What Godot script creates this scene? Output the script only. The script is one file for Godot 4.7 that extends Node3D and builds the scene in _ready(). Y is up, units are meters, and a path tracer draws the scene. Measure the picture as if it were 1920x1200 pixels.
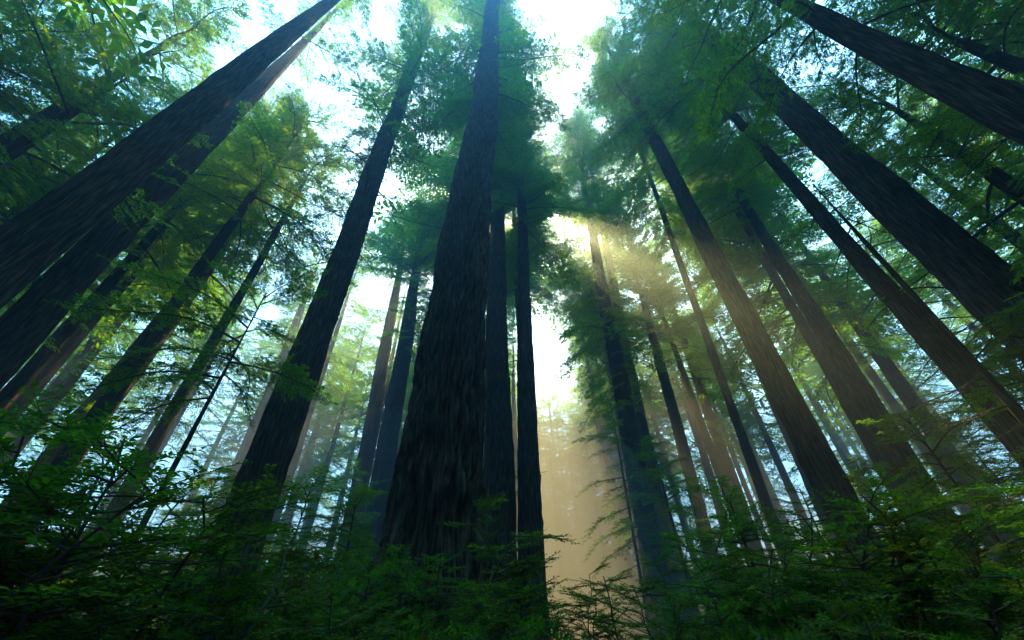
extends Node3D
# A redwood grove seen from the shade of its undergrowth, sun behind the crowns, mist between the trunks.

const SUN := Vector3(0.0428, 0.8232, -0.5661)      # towards the sun
var rng := RandomNumberGenerator.new()
var taken := {}
var bark: Array[StandardMaterial3D] = []
var leaf_mat: StandardMaterial3D
var shrub_mat: StandardMaterial3D
var twig_mat: StandardMaterial3D
var bough_leaf: Array[ArrayMesh] = []
var bough_wood: Array[ArrayMesh] = []
# gaps in the canopy through which the sun gets down into the mist: a point on the beam, its radius
var beams := [
	[Vector3(2.0, 0.0, -27.0), 2.6],
	[Vector3(4.2, 0.0, -30.5), 3.8],
	[Vector3(3.2, 0.0, -37.0), 4.2],
	[Vector3(6.0, 0.0, -43.0), 4.4],
	[Vector3(4.8, 0.0, -51.0), 4.8],
	[Vector3(18.3, 4.0, -28.6), 2.4],
	[Vector3(14.2, 5.0, -31.0), 1.3],
	[Vector3(12.0, 25.0, -24.0), 1.5],
	[Vector3(15.5, 20.0, -28.0), 0.5],
	[Vector3(8.6, 34.0, -25.0), 0.5],
	[Vector3(-1.4, 30.0, -22.0), 0.5],
	[Vector3(-18.0, 18.0, -31.0), 1.9],
	[Vector3(-19.5, 5.0, -17.0), 1.6],
	[Vector3(-25.0, 12.0, -21.0), 1.5],
]


# ------------------------------------------------------------------ mesh building
class Build:
	var v := PackedVector3Array()
	var n := PackedVector3Array()
	var c := PackedColorArray()
	var uv := PackedVector2Array()
	var i := PackedInt32Array()
	func leaf(at: Vector3, dir: Vector3, up: Vector3, length: float, width: float, col: Color) -> void:
		var side := dir.cross(up).normalized()
		var nor := side.cross(dir).normalized()
		var k := v.size()
		var mid := at + dir * (length * 0.45) + nor * (width * 0.18)
		v.append(at); v.append(mid + side * (width * 0.5)); v.append(at + dir * length); v.append(mid - side * (width * 0.5))
		for q in 4:
			n.append(nor); c.append(col); uv.append(Vector2(q * 0.3, q * 0.2))
		i.append_array(PackedInt32Array([k, k + 2, k + 1, k, k + 3, k + 2]))
	func tube(pts: PackedVector3Array, r0: float, r1: float, sides: int, col := Color.WHITE) -> void:
		var k := v.size()
		var m := pts.size()
		var run := 0.0
		for a in m:
			var d := (pts[mini(a + 1, m - 1)] - pts[maxi(a - 1, 0)]).normalized()
			var s := d.cross(Vector3.UP if absf(d.y) < 0.9 else Vector3.RIGHT).normalized()
			var u := s.cross(d)
			var r := lerpf(r0, r1, float(a) / (m - 1))
			if a > 0:
				run += pts[a].distance_to(pts[a - 1])
			for b in sides + 1:
				var f := TAU * b / sides
				var o := s * cos(f) + u * sin(f)
				v.append(pts[a] + o * r); n.append(o); c.append(col); uv.append(Vector2(float(b) / sides, run))
		for a in m - 1:
			for b in sides:
				var p := k + a * (sides + 1) + b
				var q := p + sides + 1
				i.append_array(PackedInt32Array([p, p + 1, q, p + 1, q + 1, q]))
	func done(colours := true) -> ArrayMesh:
		var a := []
		a.resize(Mesh.ARRAY_MAX)
		a[Mesh.ARRAY_VERTEX] = v; a[Mesh.ARRAY_NORMAL] = n; a[Mesh.ARRAY_TEX_UV] = uv; a[Mesh.ARRAY_INDEX] = i
		if colours:
			a[Mesh.ARRAY_COLOR] = c
		var m := ArrayMesh.new()
		m.add_surface_from_arrays(Mesh.PRIMITIVE_TRIANGLES, a)
		return m


func numbered(called: String) -> String:
	var k: int = taken.get(called, 0)
	taken[called] = k + 1
	return called if k == 0 else "%s_%03d" % [called, k]


func thing(called: String, label: String, category: String, at: Vector3, group := "") -> Node3D:
	var o := Node3D.new()
	o.name = numbered(called)
	add_child(o)
	o.position = at
	o.set_meta("label", label); o.set_meta("category", category)
	if group:
		o.set_meta("group", group)
	return o


func part(called: String, m: Mesh, mat: Material, parent: Node) -> MeshInstance3D:
	var o := MeshInstance3D.new()
	o.name = called
	o.mesh = m
	o.material_override = mat
	parent.add_child(o, true)
	return o


func lin(r: float, g: float, b: float) -> Color:
	return Color(r, g, b).linear_to_srgb()


# ------------------------------------------------------------------ materials
func noise_tex(freq: float, octaves: int, sd: int, ramp: Gradient = null, kind := FastNoiseLite.TYPE_SIMPLEX_SMOOTH, size := 512) -> NoiseTexture2D:
	var f := FastNoiseLite.new()
	f.noise_type = kind
	f.frequency = freq
	f.fractal_octaves = octaves
	f.seed = sd
	var t := NoiseTexture2D.new()
	t.width = size; t.height = size
	t.seamless = true
	t.noise = f
	if ramp:
		t.color_ramp = ramp
	return t


func ramp_of(stops: Array) -> Gradient:
	var g := Gradient.new()
	g.offsets = PackedFloat32Array(stops.map(func(s): return s[0]))
	g.colors = PackedColorArray(stops.map(func(s): return s[1]))
	return g


func make_materials() -> void:
	var relief := noise_tex(0.012, 5, 4)
	var bark_colours := [[lin(0.015, 0.011, 0.009), lin(0.060, 0.045, 0.035), lin(0.140, 0.108, 0.086)]]
	for k in 1:
		var m := StandardMaterial3D.new()
		m.resource_name = "redwood_bark"
		m.albedo_texture = noise_tex(0.014, 5, 11 + k, ramp_of([[0.2, bark_colours[k][0]], [0.5, bark_colours[k][1]], [0.8, bark_colours[k][2]]]))
		m.uv1_scale = Vector3(1.5, 0.10, 1.0)
		m.roughness = 0.95
		m.metallic_specular = 0.25
		m.heightmap_enabled = true
		m.heightmap_texture = relief
		m.heightmap_scale = 9.0
		m.detail_enabled = true
		m.detail_blend_mode = BaseMaterial3D.BLEND_MODE_MUL
		m.detail_albedo = noise_tex(0.016, 5, 31 + k, ramp_of([[0.22, lin(0.42, 0.62, 0.34)], [0.40, lin(0.85, 0.9, 0.85)], [0.58, Color.WHITE], [0.78, lin(1.0, 0.72, 0.56)]]), FastNoiseLite.TYPE_SIMPLEX)
		m.detail_uv_layer = BaseMaterial3D.DETAIL_UV_2
		m.uv2_triplanar = true
		m.uv2_scale = Vector3(0.22, 0.08, 0.22)
		bark.append(m)
	leaf_mat = foliage_material("redwood_needles", Color(0.98, 1.08, 0.4), 0.6)
	shrub_mat = foliage_material("shrub_leaves", Color(0.85, 1.0, 0.4), 0.5)
	twig_mat = StandardMaterial3D.new()
	twig_mat.resource_name = "twig_bark"
	twig_mat.albedo_color = lin(0.045, 0.033, 0.026)
	twig_mat.roughness = 0.9


func foliage_material(called: String, through: Color, rough: float) -> StandardMaterial3D:
	var m := StandardMaterial3D.new()
	m.resource_name = called
	m.vertex_color_use_as_albedo = true
	m.roughness = rough
	m.metallic_specular = 0.08
	m.backlight_enabled = true
	m.backlight = through
	m.cull_mode = BaseMaterial3D.CULL_DISABLED
	return m


# ------------------------------------------------------------------ boughs (a limb of 5 m along +x with flat sprays of needles)
func needle_colour() -> Color:
	var k := rng.randf()
	return Color(lerpf(0.07, 0.28, k) * rng.randf_range(0.8, 1.2), lerpf(0.25, 0.39, k) * rng.randf_range(0.85, 1.15), lerpf(0.045, 0.015, k))


func make_bough(sd: int, droop: float, dense: float, fine := 1.0) -> void:
	rng.seed = sd
	var leaves := Build.new()
	var wood := Build.new()
	var spine := PackedVector3Array()
	var wob := rng.randf() * 9.0
	for a in 11:
		var t := a / 10.0
		spine.append(Vector3(5.0 * t, -droop * t * t * 2.2 + sin(t * 7.0 + wob) * 0.09 + droop * 0.5 * t, sin(t * 5.0 + wob * 2.0) * 0.28 * t))
	wood.tube(spine, 0.055, 0.008, 5)
	var count := int(34 * dense / sqrt(fine))
	for a in count:
		var t := 0.14 + 0.86 * (a + rng.randf()) / count
		var f := t * 10.0
		var at := spine[int(f)].lerp(spine[mini(int(f) + 1, 10)], f - int(f)) if f < 10.0 else spine[10]
		var side := 1.0 if a % 2 else -1.0
		var len := (0.35 + 1.35 * (1.08 - t)) * rng.randf_range(0.55, 1.25) * minf(1.0, 0.35 + t * 2.2)
		var dir := Vector3(rng.randf_range(0.35, 0.9), rng.randf_range(-0.32, 0.18), side * rng.randf_range(0.6, 1.0)).normalized()
		if a == count - 1:
			dir = Vector3(1, -0.2, 0.1).normalized()
		spray(leaves, wood, at, dir, len, 0.4, fine)
		for b in (int(len / 0.34) if fine < 1.5 else 0):
			var s := (b + rng.randf()) * 0.34 / len
			if s < 0.2 or s > 0.95:
				continue
			var sd2 := 1.0 if b % 2 else -1.0
			var d2 := (dir + dir.cross(Vector3.UP).normalized() * sd2 * rng.randf_range(0.6, 1.1) + Vector3.UP * rng.randf_range(-0.45, 0.15)).normalized()
			spray(leaves, wood, at + dir * len * s - Vector3.UP * 0.4 * 0.25 * len * s * s, d2, rng.randf_range(0.22, 0.5) * (1.15 - s), 0.3, fine)
	bough_leaf.append(leaves.done())
	bough_wood.append(wood.done(false))


func spray(leaves: Build, wood: Build, at: Vector3, dir: Vector3, len: float, sag: float, fine: float) -> void:
	var pts := PackedVector3Array([at, at + dir * len * 0.5 - Vector3.UP * sag * 0.06 * len, at + dir * len - Vector3.UP * sag * 0.25 * len])
	if fine < 1.5:
		wood.tube(pts, 0.011, 0.003, 3)
	var steps := maxi(2, int(len / (0.085 * fine)))
	var across := dir.cross(Vector3.UP).normalized()
	for a in steps:
		var t := (a + 0.6) / steps
		var p := at + dir * len * t - Vector3.UP * sag * 0.25 * len * t * t
		var col := needle_colour()
		for s in [-1.0, 1.0]:
			var d: Vector3 = (dir * rng.randf_range(0.4, 0.9) + across * s * rng.randf_range(0.5, 1.0) + Vector3.UP * rng.randf_range(-0.45, 0.25)).normalized()
			leaves.leaf(p, d, (Vector3.UP + Vector3(rng.randf_range(-0.6, 0.6), 0, rng.randf_range(-0.6, 0.6))).normalized(), rng.randf_range(0.115, 0.2) * (1.2 - 0.4 * t) * fine, rng.randf_range(0.04, 0.065) * fine * 1.2, col)
	leaves.leaf(pts[2] - dir * 0.03, dir, Vector3.UP, 0.17, 0.055, needle_colour())


# ------------------------------------------------------------------ trunks
func radius_at(d: Dictionary, h: float) -> float:
	var k: float = (d.r1 - d.r2) / (d.h2 - d.h1)
	var r: float = d.r1 - k * (h - d.h1) if h < d.h2 else d.r2 * (1.0 - (h - d.h2) / (d.top - d.h2 + 0.01))
	r = minf(r, d.r1 * 1.35)
	return maxf(0.03, r) + d.r1 * d.flare * exp(-h / (0.9 + d.r1 * 1.1))


func axis_at(d: Dictionary, h: float) -> Vector3:
	return Vector3(d.lean.x * h + (sin(h * 0.11 + d.sd) + 0.5 * sin(h * 0.31 + d.sd * 3.0)) * 0.10 * d.r1, h, d.lean.y * h + (cos(h * 0.09 + d.sd * 2.0) + 0.5 * sin(h * 0.27 + d.sd)) * 0.10 * d.r1)


func trunk_mesh(d: Dictionary) -> ArrayMesh:
	var segs: int = d.segs
	var fn := FastNoiseLite.new()
	fn.seed = d.sd
	fn.noise_type = FastNoiseLite.TYPE_SIMPLEX_SMOOTH
	fn.fractal_type = FastNoiseLite.FRACTAL_RIDGED
	fn.fractal_octaves = 3
	fn.frequency = 1.0
	var big := FastNoiseLite.new()
	big.seed = d.sd + 7
	big.frequency = 1.0
	var hs := PackedFloat32Array()
	var h := -0.6
	while h < d.top:
		hs.append(h)
		h += (0.22 + 0.012 * maxf(h, 0.0)) * d.step
	hs.append(d.top)
	var b := Build.new()
	var rows := hs.size()
	var around: float = maxf(1.0, roundf(TAU * d.r1))
	var deep: float = d.deep
	for a in rows:
		h = hs[a]
		var r := radius_at(d, maxf(h, 0.0))
		var o := axis_at(d, h)
		for s in segs + 1:
			var f := TAU * (s % segs) / segs
			var q := Vector3(cos(f), 0, sin(f))
			var twist := big.get_noise_3d(q.x * 2.0, h * 0.16, q.z * 2.0 + 9.0) * 0.5
			var p := Vector3((q.x + twist * q.z) * d.r1 * 2.9, h * 0.13, (q.z - twist * q.x) * d.r1 * 2.9)
			var ridge := -maxf(0.0, fn.get_noise_3dv(p) + 0.1) * 1.5 + 0.4
			var slow := big.get_noise_3d(q.x * 1.3, h * 0.05, q.z * 1.3)
			var burl := maxf(0.0, big.get_noise_3d(q.x * 1.7 + 40.0, h * 0.28, q.z * 1.7) - 0.42) * 1.1
			var rr: float = r * (1.0 + 0.15 * slow + burl * d.knots + 0.11 * sin(f * 5.0 + d.sd + slow * 3.0) * exp(-maxf(h, 0.0) / (3.0 * d.r1 + 1.0))) + deep * ridge * clampf(r / d.r1, 0.2, 1.2)
			for sc in d.get("scars", []):                  # old limb scars: a swollen lip round a hollow
				var du: float = wrapf(f - sc[1], -PI, PI) * r / sc[2]
				var dv: float = (h - sc[0]) / (sc[2] * 1.4)
				var g: float = du * du + dv * dv
				if g < 9.0:
					rr += sc[2] * (0.34 * exp(-g * 0.7) - 0.62 * exp(-g * 4.0))
			b.v.append(o + q * maxf(0.02, rr))
			b.uv.append(Vector2(around * s / segs, h))
	var w := segs + 1
	b.n.resize(b.v.size())
	for a in rows:
		for s in w:
			var e := b.v[a * w + (s + 1) % segs] - b.v[a * w + (s + segs - 1) % segs]
			var u := b.v[mini(a + 1, rows - 1) * w + s] - b.v[maxi(a - 1, 0) * w + s]
			b.n[a * w + s] = u.cross(e).normalized()
	for a in rows - 1:
		for s in segs:
			var p := a * w + s
			b.i.append_array(PackedInt32Array([p, p + 1, p + w, p + 1, p + w + 1, p + w]))
	return b.done(false)


func in_beam(p: Vector3, reach: float) -> bool:
	for bm in beams:
		var q: Vector3 = p - bm[0]
		var t := q.dot(SUN)
		if t > 0.0 and (q - SUN * t).length() < bm[1] + reach:
			return true
	return false


func crown(d: Dictionary, root: Node3D) -> void:
	var n: int = int(d.count * 1.4)
	if n <= 0:
		return
	rng.seed = d.sd * 31 + 5
	var xf: Array[Transform3D] = []
	var cols: Array[Color] = []
	var turn := rng.randf() * TAU
	var gaps := FastNoiseLite.new()
	gaps.seed = d.sd
	gaps.frequency = 0.55
	for a in n:
		var t := (a + rng.randf()) / n
		t = pow(t, d.rise)
		var h: float = lerpf(d.low, d.top, t)
		turn += 2.39996 + rng.randf_range(-0.5, 0.5)
		var clump := gaps.get_noise_3d(cos(turn) * 2.2, h * 0.42, sin(turn) * 2.2)
		if clump < -0.12:
			continue
		var len: float = d.wide * (0.45 + 0.75 * pow(1.0 - t, 0.6)) * (0.5 + 0.5 * minf(1.0, t * 5.0 + 0.2)) * rng.randf_range(0.45, 1.15) * (0.8 + clump)
		var e := lerpf(-0.38, 0.5, pow(t, 1.3)) + rng.randf_range(-0.2, 0.2)
		var out := Vector3(cos(turn) * cos(e), sin(e), sin(turn) * cos(e))
		if d.has("back") and out.z > 0.25 and absf(out.x) < 0.85:
			continue
		var at := axis_at(d, h)
		var tip := root.position + at + out * len * 0.6
		var half := 0.22 * len
		if not d.has("keep") and (in_beam(tip, half) or in_beam(root.position + at + out * len * 0.25, half) or in_beam(root.position + at + out * len * 0.95, half * 0.5)):
			continue
		var tilt := rng.randf_range(-0.35, 0.35)
		var z := out.cross(Vector3.UP).normalized()
		var y := z.cross(out).normalized()
		var s := len / 5.0
		var thick := maxf(s, 0.55)
		var bs := Basis(out * s, (y * cos(tilt) + z * sin(tilt)) * thick, (z * cos(tilt) - y * sin(tilt)) * thick * rng.randf_range(0.85, 1.2))
		if rng.randf() < 0.5:
			bs.z = -bs.z
		xf.append(Transform3D(bs, at))
		d["highest"] = maxf(d.get("highest", 0.0), h)
		var chance := rng.randf()                        # every bough its own green, at random
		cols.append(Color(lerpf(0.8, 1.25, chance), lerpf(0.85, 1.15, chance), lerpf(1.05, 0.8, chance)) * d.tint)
	for pair in [["crown", bough_leaf, leaf_mat], ["limbs", bough_wood, twig_mat]]:
		var mm := MultiMesh.new()
		mm.transform_format = MultiMesh.TRANSFORM_3D
		mm.use_colors = pair[0] == "crown"
		mm.mesh = pair[1][d.kind]
		mm.instance_count = xf.size()
		for a in xf.size():
			mm.set_instance_transform(a, xf[a])
			if mm.use_colors:
				mm.set_instance_color(a, cols[a])
		var o := MultiMeshInstance3D.new()
		o.name = pair[0]
		o.multimesh = mm
		o.material_override = pair[2]
		o.set_meta("kind", "stuff")
		root.add_child(o, true)


# dead limbs without needles: from and to height, how many, how long, towards which side (-1 any)
func bare_branches(d: Dictionary, root: Node3D) -> void:
	rng.seed = d.sd + 77
	var mm := MultiMesh.new()
	mm.transform_format = MultiMesh.TRANSFORM_3D
	mm.mesh = bough_wood[d.kind]
	mm.instance_count = d.bare[2]
	for a in mm.instance_count:
		var h: float = lerpf(d.bare[0], d.bare[1], rng.randf())
		var turn: float = rng.randf() * TAU if d.bare.size() < 5 else d.bare[4] + rng.randf_range(-1.3, 1.3)
		var e := rng.randf_range(-0.5, 0.25)
		var out := Vector3(cos(turn) * cos(e), sin(e), sin(turn) * cos(e))
		var z := out.cross(Vector3.UP).normalized()
		var s: float = d.bare[3] / 5.0 * rng.randf_range(0.4, 1.2)
		mm.set_instance_transform(a, Transform3D(Basis(out * s, z.cross(out).normalized() * s, z * s), axis_at(d, h)))
	var o := MultiMeshInstance3D.new()
	o.name = "bare_branches"
	o.multimesh = mm
	o.material_override = twig_mat
	o.set_meta("kind", "stuff")
	root.add_child(o, true)


# a tree: place, lean, radius r1 at height h1 and r2 at h2, top; crown from low to top, wide limbs, count of boughs
func tree(called: String, label: String, x: float, z: float, lean: Vector2, h1: float, r1: float, h2: float, r2: float, top: float, low: float, wide: float, count: int, more := {}) -> Node3D:
	var d := {"lean": lean, "h1": h1, "r1": r1, "h2": h2, "r2": r2, "top": top, "low": low, "wide": wide, "count": count, "sd": int(absf(x * 37.0 + z * 91.0)) % 9973, "segs": 64, "step": 2.0, "deep": r1 * 0.1, "flare": 0.55, "knots": 0.55, "kind": 0, "tint": Color.WHITE, "rise": 0.85}
	d.kind = d.sd % 5 if x * x + z * z < 1100.0 else 5 + d.sd % 3
	d.merge(more, true)
	var root := thing(called, label, "tree", Vector3(x, ground_at(x, z), z), more.get("group", ""))
	var boughs := Node3D.new()
	boughs.position = root.position
	crown(d, boughs)
	if d.count > 0 and d.get("highest", 0.0) < d.top - 4.0:
		d.top = maxf(d.get("highest", 0.0) + 2.0, d.h2 + 2.0)
	part("trunk", trunk_mesh(d), bark[0], root)
	if d.has("bare"):
		bare_branches(d, root)
	for o in boughs.get_children():
		boughs.remove_child(o)
		root.add_child(o, true)
	boughs.free()
	return root


# ------------------------------------------------------------------ ground
func ground_at(x: float, z: float) -> float:
	var far := maxf(0.0, sqrt(x * x + z * z) - 75.0)
	return 0.25 * sin(x * 0.13 + 1.0) * cos(z * 0.11) + 0.12 * sin(x * 0.41 + z * 0.37) + far * 0.16 * (1.0 + 0.3 * sin(x * 0.03) * cos(z * 0.04))


func make_ground() -> void:
	var st := SurfaceTool.new()
	st.begin(Mesh.PRIMITIVE_TRIANGLES)
	var n := 80
	var half := 220.0
	for a in n + 1:
		for b in n + 1:
			var x := lerpf(-half, half, float(a) / n)
			var z := lerpf(-half, half, float(b) / n)
			st.set_uv(Vector2(x, z))
			st.add_vertex(Vector3(x, ground_at(x, z), z))
	for a in n:
		for b in n:
			var p := a * (n + 1) + b
			for q in [p, p + n + 1, p + 1, p + 1, p + n + 1, p + n + 2]:
				st.add_index(q)
	st.generate_normals()
	var m := StandardMaterial3D.new()
	m.resource_name = "forest_litter"
	m.albedo_texture = noise_tex(0.03, 5, 77, ramp_of([[0.25, lin(0.018, 0.013, 0.008)], [0.55, lin(0.05, 0.036, 0.02)], [0.8, lin(0.05, 0.06, 0.02)]]))
	m.uv1_scale = Vector3(0.25, 0.25, 0.25)
	m.roughness = 1.0
	var g := part("ground", st.commit(), m, self)
	g.set_meta("kind", "structure")
	g.set_meta("label", "brown forest floor of needle litter under the shrubs")


# ------------------------------------------------------------------ shrubs
func make_shrub(sd: int, whorls: bool) -> Array:
	rng.seed = sd
	var hue := Color(rng.randf_range(0.75, 1.5), rng.randf_range(0.8, 1.15), rng.randf_range(0.7, 1.4))
	var leaves := Build.new()
	var wood := Build.new()
	var stems := rng.randi_range(3, 5)
	for a in stems:
		var f := TAU * a / stems + rng.randf()
		var pts := PackedVector3Array([Vector3(cos(f) * 0.08, -0.1, sin(f) * 0.08)])
		var dir := Vector3(cos(f) * 0.35, 1.0, sin(f) * 0.35).normalized()
		var tall := rng.randf_range(2.1, 3.1)
		for s in 8:
			dir = (dir + Vector3(rng.randf_range(-0.42, 0.42), 0.12, rng.randf_range(-0.42, 0.42))).normalized()
			pts.append(pts[-1] + dir * tall / 8.0)
		wood.tube(pts, 0.026, 0.008, 5)
		for b in 18:
			var t := 0.22 + 0.78 * (b + rng.randf()) / 18.0
			var k := minf(t * 8.0, 7.99)
			var at := pts[int(k)].lerp(pts[int(k) + 1], k - int(k))
			var g := f + rng.randf_range(-2.2, 2.2)
			var bd := Vector3(cos(g), rng.randf_range(-0.05, 0.45), sin(g)).normalized()
			var bl := rng.randf_range(0.45, 1.0) * (1.25 - 0.55 * t)
			var bp := PackedVector3Array([at])
			for s in 4:
				bd = (bd + Vector3(rng.randf_range(-0.25, 0.25), rng.randf_range(-0.14, 0.1), rng.randf_range(-0.25, 0.25))).normalized()
				bp.append(bp[-1] + bd * bl / 4.0)
			wood.tube(bp, 0.009, 0.004, 4)
			var twigs := 11 if not whorls else 8
			for w in twigs:
				var u := minf(3.99, 4.0 * (0.2 + 0.8 * (w + rng.randf()) / twigs))
				var ta := bp[int(u)].lerp(bp[int(u) + 1], u - int(u))
				var td := (bd + bd.cross(Vector3.UP).normalized() * (1.0 if w % 2 else -1.0) * rng.randf_range(0.5, 1.2) + Vector3.UP * rng.randf_range(-0.2, 0.35)).normalized()
				var tl := rng.randf_range(0.14, 0.36)
				wood.tube(PackedVector3Array([ta, ta + td * tl * 0.5 + Vector3.UP * 0.01, ta + td * tl]), 0.0035, 0.0018, 3)
				var kk := rng.randf()
				var base := Color(lerpf(0.045, 0.12, kk), lerpf(0.15, 0.27, kk), lerpf(0.035, 0.02, kk)) * hue
				if rng.randf() < 0.04:
					base = Color(0.14, 0.075, 0.03)
				if whorls:
					var nn := rng.randi_range(6, 9)
					for q in nn:
						var ang := TAU * q / nn + rng.randf() * 0.4
						var x := td.cross(Vector3.UP).normalized()
						var y := x.cross(td)
						var ld := (td * rng.randf_range(0.15, 0.7) + x * cos(ang) + y * sin(ang) - Vector3.UP * 0.15).normalized()
						leaves.leaf(ta + td * tl, ld, (td + Vector3.UP * 0.4).normalized(), rng.randf_range(0.10, 0.17), rng.randf_range(0.034, 0.048), base * rng.randf_range(0.8, 1.2))
				else:
					var nl := int(tl / 0.024)
					for q in nl:
						var s := (1.0 if q % 2 else -1.0)
						var ac := td.cross(Vector3.UP).normalized()
						var ld := (td * rng.randf_range(0.35, 0.8) + ac * s * rng.randf_range(0.7, 1.0) + Vector3.UP * rng.randf_range(-0.3, 0.3)).normalized()
						leaves.leaf(ta + td * tl * (q + 0.7) / nl, ld, (Vector3.UP + Vector3(rng.randf_range(-0.5, 0.5), 0, rng.randf_range(-0.5, 0.5))).normalized(), rng.randf_range(0.045, 0.08), rng.randf_range(0.022, 0.036), base * rng.randf_range(0.75, 1.25))
	return [leaves.done(), wood.done(false)]


func shrub(kind: Array, called: String, label: String, group: String, x: float, z: float, tall: float, turn: float) -> void:
	var o := thing(called, label, "shrub", Vector3(x, ground_at(x, z), z), group)
	o.rotation.y = turn
	o.scale = Vector3.ONE * tall / 2.7
	part("foliage", kind[0], shrub_mat, o)
	part("stems", kind[1], twig_mat, o)


# ------------------------------------------------------------------
func _ready() -> void:
	var cam := Camera3D.new()
	cam.name = "camera"
	add_child(cam)
	cam.transform = Transform3D(Basis(Vector3(0.99942465, -0.02630409, -0.02141182), Vector3(0.03391713, 0.77509395, 0.63093502), Vector3(0.0, -0.63129824, 0.77554016)), Vector3(0, 1.6, 0))
	cam.fov = 79.61
	cam.far = 800.0
	cam.current = true

	var env := Environment.new()
	env.background_mode = Environment.BG_SKY
	var sm := ProceduralSkyMaterial.new()
	sm.sky_top_color = Color(0.38, 0.74, 1.0)
	sm.sky_horizon_color = Color(0.58, 0.86, 1.0)
	sm.sky_curve = 0.25
	sm.sky_energy_multiplier = 1.0
	sm.ground_bottom_color = Color(0.12, 0.12, 0.1)
	sm.ground_horizon_color = Color(0.35, 0.4, 0.4)
	sm.sun_angle_max = 40.0
	sm.sun_curve = 0.12
	var sky := Sky.new()
	sky.sky_material = sm
	env.sky = sky
	env.tonemap_mode = Environment.TONE_MAPPER_LINEAR
	env.tonemap_exposure = 5.7
	env.volumetric_fog_enabled = true
	env.volumetric_fog_density = 0.0048
	env.volumetric_fog_albedo = Color(0.84, 0.95, 1.0)
	env.volumetric_fog_anisotropy = 0.72
	env.sdfgi_enabled = true
	env.ssao_enabled = true
	env.ssil_enabled = true
	var we := WorldEnvironment.new()
	we.name = "environment"
	we.environment = env
	add_child(we)

	var sun := DirectionalLight3D.new()
	sun.name = "sun"
	add_child(sun)
	sun.look_at_from_position(Vector3.ZERO, -SUN, Vector3.RIGHT)
	sun.light_color = Color(1.0, 0.86, 0.54)
	sun.light_energy = 1.6
	sun.light_angular_distance = 0.5
	sun.shadow_enabled = true
	sun.sky_mode = DirectionalLight3D.SKY_MODE_LIGHT_ONLY

	make_materials()
	for k in 5:
		make_bough(100 + k * 13, [0.5, 0.8, 0.25, 0.65, 1.1][k], [1.0, 1.15, 0.9, 1.05, 0.85][k])
	for k in 3:
		make_bough(300 + k * 13, [0.6, 0.9, 0.35][k], [1.1, 1.2, 1.0][k], 2.0)
	make_ground()
	mist_bank("denser golden mist standing in the clearing", Vector3(4.6, 2, -42), Vector3(18, 36, 36), 0.035)
	mist_bank("low haze between the trunks of the grove", Vector3(0, 5, -72), Vector3(250, 46, 96), 0.007)
	mist_bank("pale mist lying among the far trunks behind the grove", Vector3(0, 4, -128), Vector3(330, 56, 110), 0.008)
	grove()
	backdrop()
	undergrowth()


func mist_bank(label: String, at: Vector3, size: Vector3, density: float) -> void:
	var f := FogVolume.new()
	f.name = numbered("mist_bank")
	f.shape = RenderingServer.FOG_VOLUME_SHAPE_ELLIPSOID
	f.position = at
	f.size = size
	var m := FogMaterial.new()
	m.resource_name = "mist"
	m.albedo = Color(0.95, 0.98, 1.0)
	m.density = density
	m.edge_fade = 0.5
	f.material = m
	f.set_meta("kind", "stuff")
	f.set_meta("label", label)
	f.set_meta("category", "mist")
	add_child(f)


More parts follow.
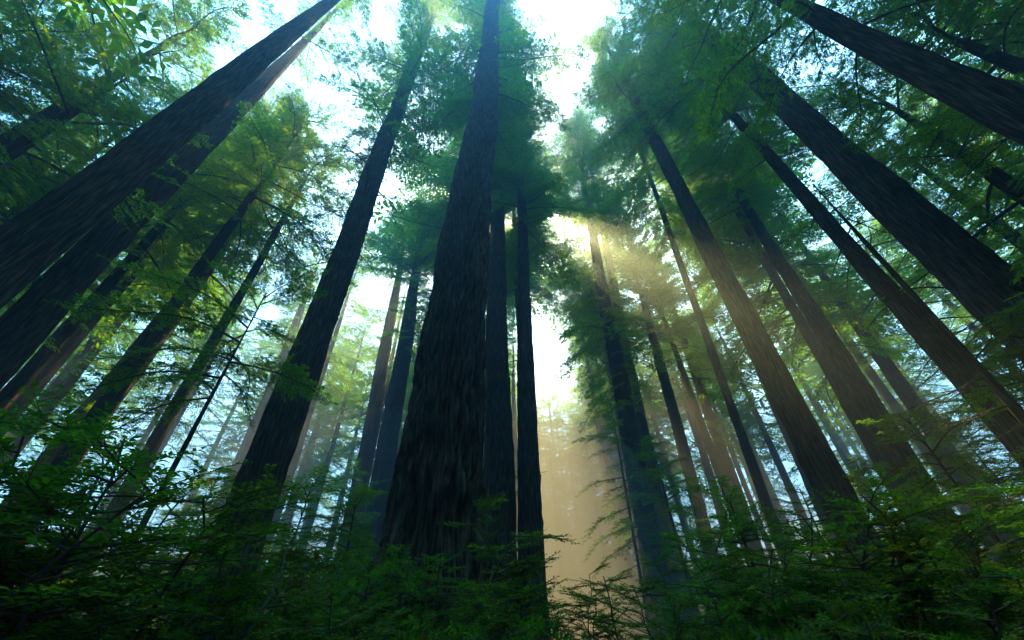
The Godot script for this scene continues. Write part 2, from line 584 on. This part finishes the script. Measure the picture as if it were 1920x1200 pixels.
func grove() -> void:
	var T := "redwood_tree"
	# the broad one and its neighbours
	tree(T, "broadest redwood with deeply furrowed dark bark, a leafy sapling before its foot", -2.95, -14.72, Vector2(0.0243, -0.0032), 6.0, 1.5, 78.2, 0.95, 96.0, 36.0, 8.0, 170, {"segs": 224, "step": 1.0, "deep": 0.24, "flare": 0.6, "knots": 0.4, "back": true, "scars": [[8.2, 1.45, 0.55], [10.9, 1.30, 0.5], [16.5, 1.15, 0.6], [13.6, 1.75, 0.4], [22.0, 1.4, 0.5], [5.0, 1.05, 0.45]]})
	tree(T, "grey redwood trunk standing half hidden behind the broadest furrowed redwood", -1.33, -24.96, Vector2(0.0063, -0.0003), 9.0, 0.95, 32.4, 0.8, 74.0, 40.0, 7.5, 85, {"segs": 128, "step": 1.4})
	tree(T, "slim straight redwood whose trunk covers the sun, beside the golden clearing", 0.58, -25.0, Vector2(0.0224, 0.001), 9.0, 0.70, 36.7, 0.5, 60.0, 33.0, 7.5, 95, {"segs": 96, "step": 1.4, "bare": [16.0, 33.0, 22, 4.0]})
	tree(T, "dark leaning redwood with bare dead twigs along its upper trunk", -10.89, -16.77, Vector2(-0.0035, 0.0023), 9.8, 0.85, 86.2, 0.6, 92.0, 34.0, 7.0, 120, {"segs": 128, "step": 1.2, "bare": [20.0, 42.0, 70, 4.5]})
	# left side
	tree(T, "thick dark redwood under the yellow-green canopy, in front of another close trunk", -15.28, -7.45, Vector2(0.0075, -0.0148), 10.3, 0.71, 27.9, 0.63, 72.0, 44.0, 5.0, 24, {"segs": 128, "step": 1.2})
	tree(T, "redwood trunk close behind the thick dark one, with sunlit bark chips", -20.55, -12.39, Vector2(-0.0021, 0.0036), 12.0, 0.74, 31.8, 0.68, 70.0, 44.0, 5.0, 24, {"segs": 96, "step": 1.4})
	var mossy := tree(T, "redwood with a mossy twig tuft low on its trunk, many thin bare limbs above", -26.38, -21.45, Vector2(0.0155, -0.0185), 12.0, 0.82, 30.1, 0.55, 48.0, 24.0, 5.5, 70, {"segs": 96, "step": 1.4, "bare": [18.0, 40.0, 60, 5.0]})
	moss_tuft(mossy)
	tree(T, "slender brown trunk in the green gloom behind the mossy twig tuft redwood", -39.4, -24.2, Vector2.ZERO, 25.0, 0.32, 30.0, 0.3, 50.0, 20.0, 5.5, 70)
	tree(T, "slim redwood reaching into the yellow-green canopy above the thick dark trunk", -26.4, -9.2, Vector2.ZERO, 22.0, 0.34, 30.0, 0.3, 48.0, 14.0, 7.5, 70)
	tree(T, "blue hazy redwood with a bright green crown, left of its thicker hazy twin", -16.64, -42.89, Vector2(-0.0226, 0.0091), 14.8, 0.9, 37.0, 0.72, 62.0, 33.0, 8.5, 150)
	tree(T, "thicker blue hazy redwood just behind the broadest trunk's flank", -13.2, -39.9, Vector2(-0.02, 0.01), 13.8, 1.1, 32.7, 0.95, 60.0, 29.0, 8.0, 140)
	tree(T, "very pale distant redwood between the leaning trunk and the mossy one", -37.6, -54.3, Vector2(-0.03, 0.02), 33.5, 0.8, 47.6, 0.62, 66.0, 36.0, 7.0, 80)
	tree("hemlock_tree", "slim dark conifer spreading flat boughs left of the leaning redwood", -11.9, -13.2, Vector2(0.01, 0.0), 1.0, 0.13, 10.0, 0.06, 14.5, 8.6, 5.2, 26, {"segs": 16, "step": 3.0})
	# right side
	tree(T, "redwood with low golden-lit boughs hanging into the bright clearing", 9.81, -34.65, Vector2(0.0419, 0.0131), 11.5, 0.87, 34.9, 0.7, 78.0, 19.0, 7.5, 210, {"segs": 96})
	tree("young_redwood", "young redwood with boughs tinted a sunlit yellow-green leaning over the clearing", 8.3, -32.6, Vector2(0.03, 0.0), 1.0, 0.15, 13.0, 0.07, 18.0, 5.0, 4.2, 46, {"segs": 16, "step": 3.0, "keep": true, "tint": Color(1.2, 1.1, 0.8)})  # warm tint puts the sunlit gold-green into the needle colour
	tree(T, "redwood hugging the back of the golden-lit bough tree", 12.6, -40.1, Vector2(0.05, 0.015), 13.0, 0.8, 33.0, 0.64, 92.0, 34.0, 8.5, 230)
	tree(T, "hazy redwood beside a dark ragged crown, sun shaft crossing its foot", 16.88, -40.64, Vector2(0.0402, 0.0176), 13.0, 0.61, 25.3, 0.56, 58.0, 26.0, 5.5, 80)
	tree(T, "pale thin redwood deep in the warm mist", 26.0, -56.3, Vector2(0.05, 0.025), 18.8, 0.54, 30.3, 0.45, 56.0, 28.0, 5.5, 70)
	tree(T, "pale redwood with a small bright tuft, deep in the warm mist", 25.38, -48.8, Vector2(0.0267, 0.0143), 18.4, 0.70, 29.9, 0.62, 58.0, 30.0, 5.5, 70)
	tree(T, "thinnest straight redwood rising through the sun shafts", 17.96, -31.22, Vector2(0.0435, 0.0272), 10.2, 0.38, 42.9, 0.31, 94.0, 38.0, 8.5, 220)
	tree(T, "faded tan redwood in the warm mist behind the big dark right-hand trunk", 29.9, -42.56, Vector2(0.0382, 0.028), 13.1, 0.62, 34.1, 0.58, 94.0, 36.0, 9.0, 220)
	tree(T, "big dark redwood with streaked bark beside the warm mist, shrubs at its foot", 13.92, -18.31, Vector2(0.0104, 0.0082), 6.6, 0.68, 51.1, 0.48, 74.0, 40.0, 6.0, 50, {"segs": 128, "step": 1.2, "deep": 0.08})
	tree(T, "narrow bluish redwood with a small leafy tuft halfway up", 24.03, -26.82, Vector2(0.0313, 0.0296), 8.7, 0.42, 36.5, 0.33, 84.0, 34.0, 8.0, 180)
	tree(T, "dark straight redwood next to the narrow bluish one, foot in the shrubs", 20.8, -21.62, Vector2(0.024, 0.0241), 7.3, 0.62, 29.9, 0.38, 50.0, 28.0, 5.5, 80, {"segs": 96, "step": 1.4})
	tree(T, "dim redwood fading into blue haze near the dead twigs", 35.4, -32.4, Vector2(0.0155, 0.0168), 10.1, 0.62, 19.9, 0.58, 52.0, 22.0, 6.5, 80)
	tree(T, "redwood with leafy twigs on its trunk and a thin dark stem alongside", 17.42, -13.44, Vector2(0.0036, 0.0047), 7.9, 0.46, 37.7, 0.22, 56.0, 25.0, 6.5, 110, {"segs": 96, "step": 1.4, "bare": [8.0, 24.0, 24, 3.0]})
	tree("slender_tree", "thin dark stem with dead spiky twigs beside the leafy-twig redwood", 12.1, -8.9, Vector2(0.008, 0.011), 5.7, 0.11, 12.1, 0.06, 15.0, 30.0, 3.0, 0, {"segs": 24, "bare": [3.0, 14.5, 46, 2.2]})
	tree(T, "pale lit redwood leaning over the yellow-green hanging boughs", 16.15, -10.02, Vector2(0.0072, 0.012), 12.5, 0.76, 34.1, 0.54, 66.0, 32.0, 7.5, 60, {"segs": 128, "step": 1.2})
	tree(T, "black redwood trunk running into the darkest mass of boughs", 13.2, -4.6, Vector2(-0.004, -0.004), 11.2, 0.46, 16.0, 0.42, 44.0, 18.0, 7.0, 60, {"segs": 96, "step": 1.4})


func moss_tuft(root: Node3D) -> void:
	rng.seed = 404
	var mm := MultiMesh.new()
	mm.transform_format = MultiMesh.TRANSFORM_3D
	mm.use_colors = true
	mm.mesh = bough_leaf[0]
	mm.instance_count = 26
	for a in 26:
		var turn := rng.randf_range(-0.4, 1.9)
		var e := rng.randf_range(-0.7, 0.7)
		var out := Vector3(cos(turn) * cos(e), sin(e), sin(turn) * cos(e))
		var z := out.cross(Vector3.UP).normalized()
		var s := rng.randf_range(0.25, 0.5)
		mm.set_instance_transform(a, Transform3D(Basis(out * s, z.cross(out).normalized() * s, z * s), Vector3(0.5, rng.randf_range(10.8, 13.2), 0.2)))
		mm.set_instance_color(a, Color(1.25, 1.1, 0.6))
	var o := MultiMeshInstance3D.new()
	o.name = "moss_tuft"
	o.multimesh = mm
	o.material_override = leaf_mat
	o.set_meta("kind", "stuff")
	o.set_meta("label", "yellow mossy twigs tufted on the trunk")
	root.add_child(o, true)


func polar(deg: float, d: float) -> Vector2:
	return Vector2(d * sin(deg_to_rad(deg)), -d * cos(deg_to_rad(deg)))


func backdrop() -> void:
	var placed: Array[Vector2] = []
	for c in get_children():
		if c.has_meta("category"):
			placed.append(Vector2(c.position.x, c.position.z))
	var r := RandomNumberGenerator.new()
	r.seed = 5
	var k := 0
	var tries := 0
	while k < 112 and tries < 6000:
		tries += 1
		var deg := r.randf_range(-82.0, 82.0)
		var dist := sqrt(r.randf_range(36.0 * 36.0, 112.0 * 112.0))
		if k > 90:                                       # the stand is thickest straight ahead
			deg = r.randf_range(-38.0, 42.0)
			dist = r.randf_range(60.0, 100.0)
		if deg > 2.2 and deg < 12.0 and dist < 100.0:
			continue
		var p := polar(deg, dist)
		var ok := true
		for q in placed:
			if q.distance_to(p) < 4.6:
				ok = false
				break
		if not ok:
			continue
		placed.append(p)
		var top := r.randf_range(46.0, 68.0)
		tree("backdrop_redwood", "hazy redwood of the dense stand closing off the grove", p.x, p.y, Vector2(r.randf_range(-0.01, 0.01), r.randf_range(-0.01, 0.01)), 3.0, r.randf_range(0.4, 0.75), top * 0.7, 0.3, top, top * (r.randf_range(0.16, 0.42) if k < 90 else r.randf_range(0.06, 0.2)), r.randf_range(6.5, 9.5), 140 if dist < 52.0 else 105, {"segs": 24, "step": 6.0, "group": "redwoods of the hazy stand behind the grove", "rise": 0.62, "kind": 5 + k % 3 if dist > 33.0 else k % 5})
		k += 1
	# young trees between the big ones
	k = 0
	tries = 0
	while k < 130 and tries < 4000:
		tries += 1
		var deg := r.randf_range(-70.0, 70.0)
		var dist := sqrt(r.randf_range(24.0 * 24.0, 118.0 * 118.0))
		var p := polar(deg, dist)
		var ok := true
		for q in placed:
			if q.distance_to(p) < 3.0:
				ok = false
				break
		if not ok or (deg > 2.0 and deg < 12.0 and dist < 80.0):
			continue
		placed.append(p)
		var top := r.randf_range(6.0, 15.0)
		tree("young_redwood", "young bushy redwood leafed nearly to the ground between the big trunks", p.x, p.y, Vector2(r.randf_range(-0.03, 0.03), r.randf_range(-0.03, 0.03)), 1.0, r.randf_range(0.07, 0.14), top * 0.8, 0.04, top, 1.0, r.randf_range(2.6, 4.2), 42, {"segs": 12, "step": 5.0, "group": "young redwoods between the big trunks", "tint": Color(1.1, 1.1, 0.9), "kind": 5 + k % 3 if dist > 33.0 else k % 5})
		k += 1
	# trees closing the far end of the clearing
	for q in [[2.0, 84.0, 40.0], [3.6, 96.0, 46.0], [5.0, 80.0, 34.0], [6.4, 92.0, 44.0], [7.8, 82.0, 36.0], [9.2, 95.0, 46.0], [10.6, 84.0, 38.0], [12.0, 93.0, 46.0], [4.4, 108.0, 52.0], [8.4, 110.0, 52.0]]:
		var p := polar(q[0], q[1])
		placed.append(p)
		tree("clearing_redwood", "redwood dissolving in bright mist at the far end of the clearing", p.x, p.y, Vector2.ZERO, 3.0, 0.5, q[2] * 0.7, 0.25, q[2], 3.0, 7.0, 120, {"segs": 24, "step": 6.0, "group": "redwoods at the far end of the clearing", "kind": 5 + int(q[1]) % 3})
	# small leafy trees under the flanks of the grove
	for q in [[-60.0, 24.0, 7.0], [-47.0, 25.0, 9.0], [-38.0, 27.0, 9.0], [-28.0, 24.0, 8.0], [-21.0, 22.0, 7.0], [27.0, 18.0, 5.0], [40.0, 24.0, 7.0], [47.0, 19.0, 7.0], [53.0, 27.0, 9.0], [58.0, 17.0, 8.0], [64.0, 24.0, 10.0], [34.0, 30.0, 8.0]]:
		var p := polar(q[0], q[1])
		placed.append(p)
		tree("understory_tree", "small leafy conifer growing under the flank of the grove", p.x, p.y, Vector2(r.randf_range(-0.05, 0.05), r.randf_range(-0.05, 0.05)), 1.0, 0.09, q[2] * 0.8, 0.04, q[2], 0.8, 3.2, 44, {"segs": 12, "step": 4.0, "group": "small conifers under the flanks of the grove"})
	# tall neighbours whose crowns hide the sun
	for q in [[-4.0, -36.0, 66.0, 38.0], [0.9, -38.0, 100.0, 44.0], [13.2, -58.5, 112.0, 46.0], [1.9, -66.0, 112.0, 44.0], [15.0, -47.0, 66.0, 34.0], [1.3, -50.0, 88.0, 46.0], [-7.6, -33.0, 80.0, 46.0], [-9.5, -52.0, 66.0, 34.0], [18.5, -58.0, 66.0, 30.0]]:
		placed.append(Vector2(q[0], q[1]))
		tree("dense_redwood", "redwood with a dense dark crown hiding the sun", q[0], q[1], Vector2.ZERO, 3.0, 0.42, q[2] * 0.7, 0.28, q[2], q[3], 10.0, 165, {"segs": 32, "step": 3.0, "group": "redwoods whose crowns hide the sun"})
	# redwoods at both sides whose boughs reach into the picture
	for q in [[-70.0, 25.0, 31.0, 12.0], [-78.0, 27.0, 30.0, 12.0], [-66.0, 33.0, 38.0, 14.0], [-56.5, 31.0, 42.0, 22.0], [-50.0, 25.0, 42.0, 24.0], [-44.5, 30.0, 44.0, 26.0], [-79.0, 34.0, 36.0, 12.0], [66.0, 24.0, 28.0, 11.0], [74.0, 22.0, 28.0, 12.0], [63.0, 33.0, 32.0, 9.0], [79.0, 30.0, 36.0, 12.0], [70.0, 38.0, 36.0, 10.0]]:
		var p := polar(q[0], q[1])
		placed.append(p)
		tree("leafy_redwood", "leafy redwood hanging boughs tinted a sunlit yellow-green over the edge of the grove", p.x, p.y, Vector2.ZERO, 3.0, 0.4, q[2] * 0.7, 0.25, q[2], q[3], 7.5, 48, {"segs": 32, "step": 4.0, "group": "leafy redwoods at the edge of the grove", "tint": Color(1.35, 1.2, 0.7)})  # yellow tint paints the look of sun through the needles into their colour
	# behind the camera: the rest of the grove that shades it
	k = 0
	tries = 0
	while k < 44 and tries < 1900:
		tries += 1
		var p := polar(r.randf_range(96.0, 264.0), r.randf_range(20.0, 52.0))
		var ok := true
		for q in placed:
			if q.distance_to(p) < 5.5:
				ok = false
				break
		if not ok:
			continue
		placed.append(p)
		var top := r.randf_range(45.0, 70.0)
		tree("shading_redwood", "redwood of the grove standing behind the viewer", p.x, p.y, Vector2.ZERO, 3.0, r.randf_range(0.6, 1.0), top * 0.7, 0.4, top, top * 0.22, 9.5, 150, {"segs": 24, "step": 6.0, "group": "redwoods behind the viewer", "kind": 5 + k % 3})
		k += 1


func undergrowth() -> void:
	var fine := []
	for k in 6:
		fine.append(make_shrub(500 + k * 17, false))
	var broad := []
	for k in 3:
		broad.append(make_shrub(700 + k * 17, true))
	var r := RandomNumberGenerator.new()
	r.seed = 21
	# deg, distance, height, kind, label
	for s in [
		[-46.5, 7.0, 4.3, 0, "tall black-stemmed shrub with layered small leaves, before the mossy twig tuft redwood"],
		[-40.0, 7.6, 4.0, 1, "tall small-leaved shrub touching the dark leaning redwood"],
		[-5.5, 8.5, 4.1, 2, "leafy sapling standing against the broadest redwood's foot"],
		[28.7, 8.0, 3.5, 3, "spiky small-leaved shrub with one shoot standing above its neighbours"],
		[41.5, 8.2, 2.9, 1, "round dark shrub before the dark straight redwood"],
		[15.0, 8.2, 3.0, 0, "dense shrub below the golden-lit bough tree"],
	]:
		var p := polar(s[0], s[1])
		shrub(fine[s[3]], "huckleberry_shrub", s[4], "tall shrubs in front of the grove", p.x, p.y, s[2], r.randf() * TAU)
	for s in [[-57.0, 7.5, 3.1, 0, "broad-leaved shrub with leaf whorls in front of the thick dark redwood"], [-25.0, 11.0, 3.4, 1, "bright green whorled shrub between the leaning and the broadest redwood"]]:
		var p := polar(s[0], s[1])
		shrub(broad[s[3]], "rhododendron_shrub", s[4], "", p.x, p.y, s[2], r.randf() * TAU)
	for s in [[-49.5, 6.4, 3.5], [-44.0, 6.6, 3.6], [-37.5, 7.2, 3.1], [-53.5, 6.8, 3.3], [25.0, 7.2, 2.7], [33.0, 7.6, 2.8], [46.0, 7.2, 2.6]]:
		var p := polar(s[0], s[1])
		shrub(fine[int(s[1] * 10.0) % 6], "huckleberry_shrub", "full dark shrub crowding the foot of a taller small-leaved shrub", "full shrubs around the tall ones", p.x, p.y, s[2], r.randf() * TAU)
	for s in [[-66.0, 11.0, 4.2], [-60.0, 13.5, 4.6], [-54.0, 11.5, 3.8], [-49.5, 14.0, 4.4], [-35.0, 13.0, 3.6], [-30.0, 10.0, 2.8], [33.0, 12.5, 3.2], [46.0, 12.0, 3.4], [51.0, 13.5, 3.8], [57.0, 11.5, 3.8], [63.0, 13.0, 4.4]]:
		var p := polar(s[0], s[1])
		shrub(fine[int(s[1] * 2.0) % 6], "huckleberry_shrub", "big rounded shrub closing the undergrowth below the outer redwoods", "big shrubs below the outer redwoods", p.x, p.y, s[2], r.randf() * TAU)
	var deg := -66.0
	while deg < 66.0:
		for ring in [[4.6, 1.55], [6.2, 2.0], [8.4, 2.4], [11.5, 2.9]]:
			var p := polar(deg + r.randf_range(-4.0, 4.0), ring[0] * r.randf_range(0.9, 1.12))
			if r.randf() < 0.25:
				shrub(broad[r.randi() % 3], "rhododendron_shrub", "low whorl-leaved shrub in the dark undergrowth thicket", "whorl-leaved shrubs of the undergrowth", p.x, p.y, ring[1] * r.randf_range(0.8, 1.1), r.randf() * TAU)
			else:
				shrub(fine[r.randi() % 6], "huckleberry_shrub", "low small-leaved shrub in the dark undergrowth thicket", "small-leaved shrubs of the undergrowth", p.x, p.y, ring[1] * r.randf_range(0.8, 1.15), r.randf() * TAU)
		deg += 9.0
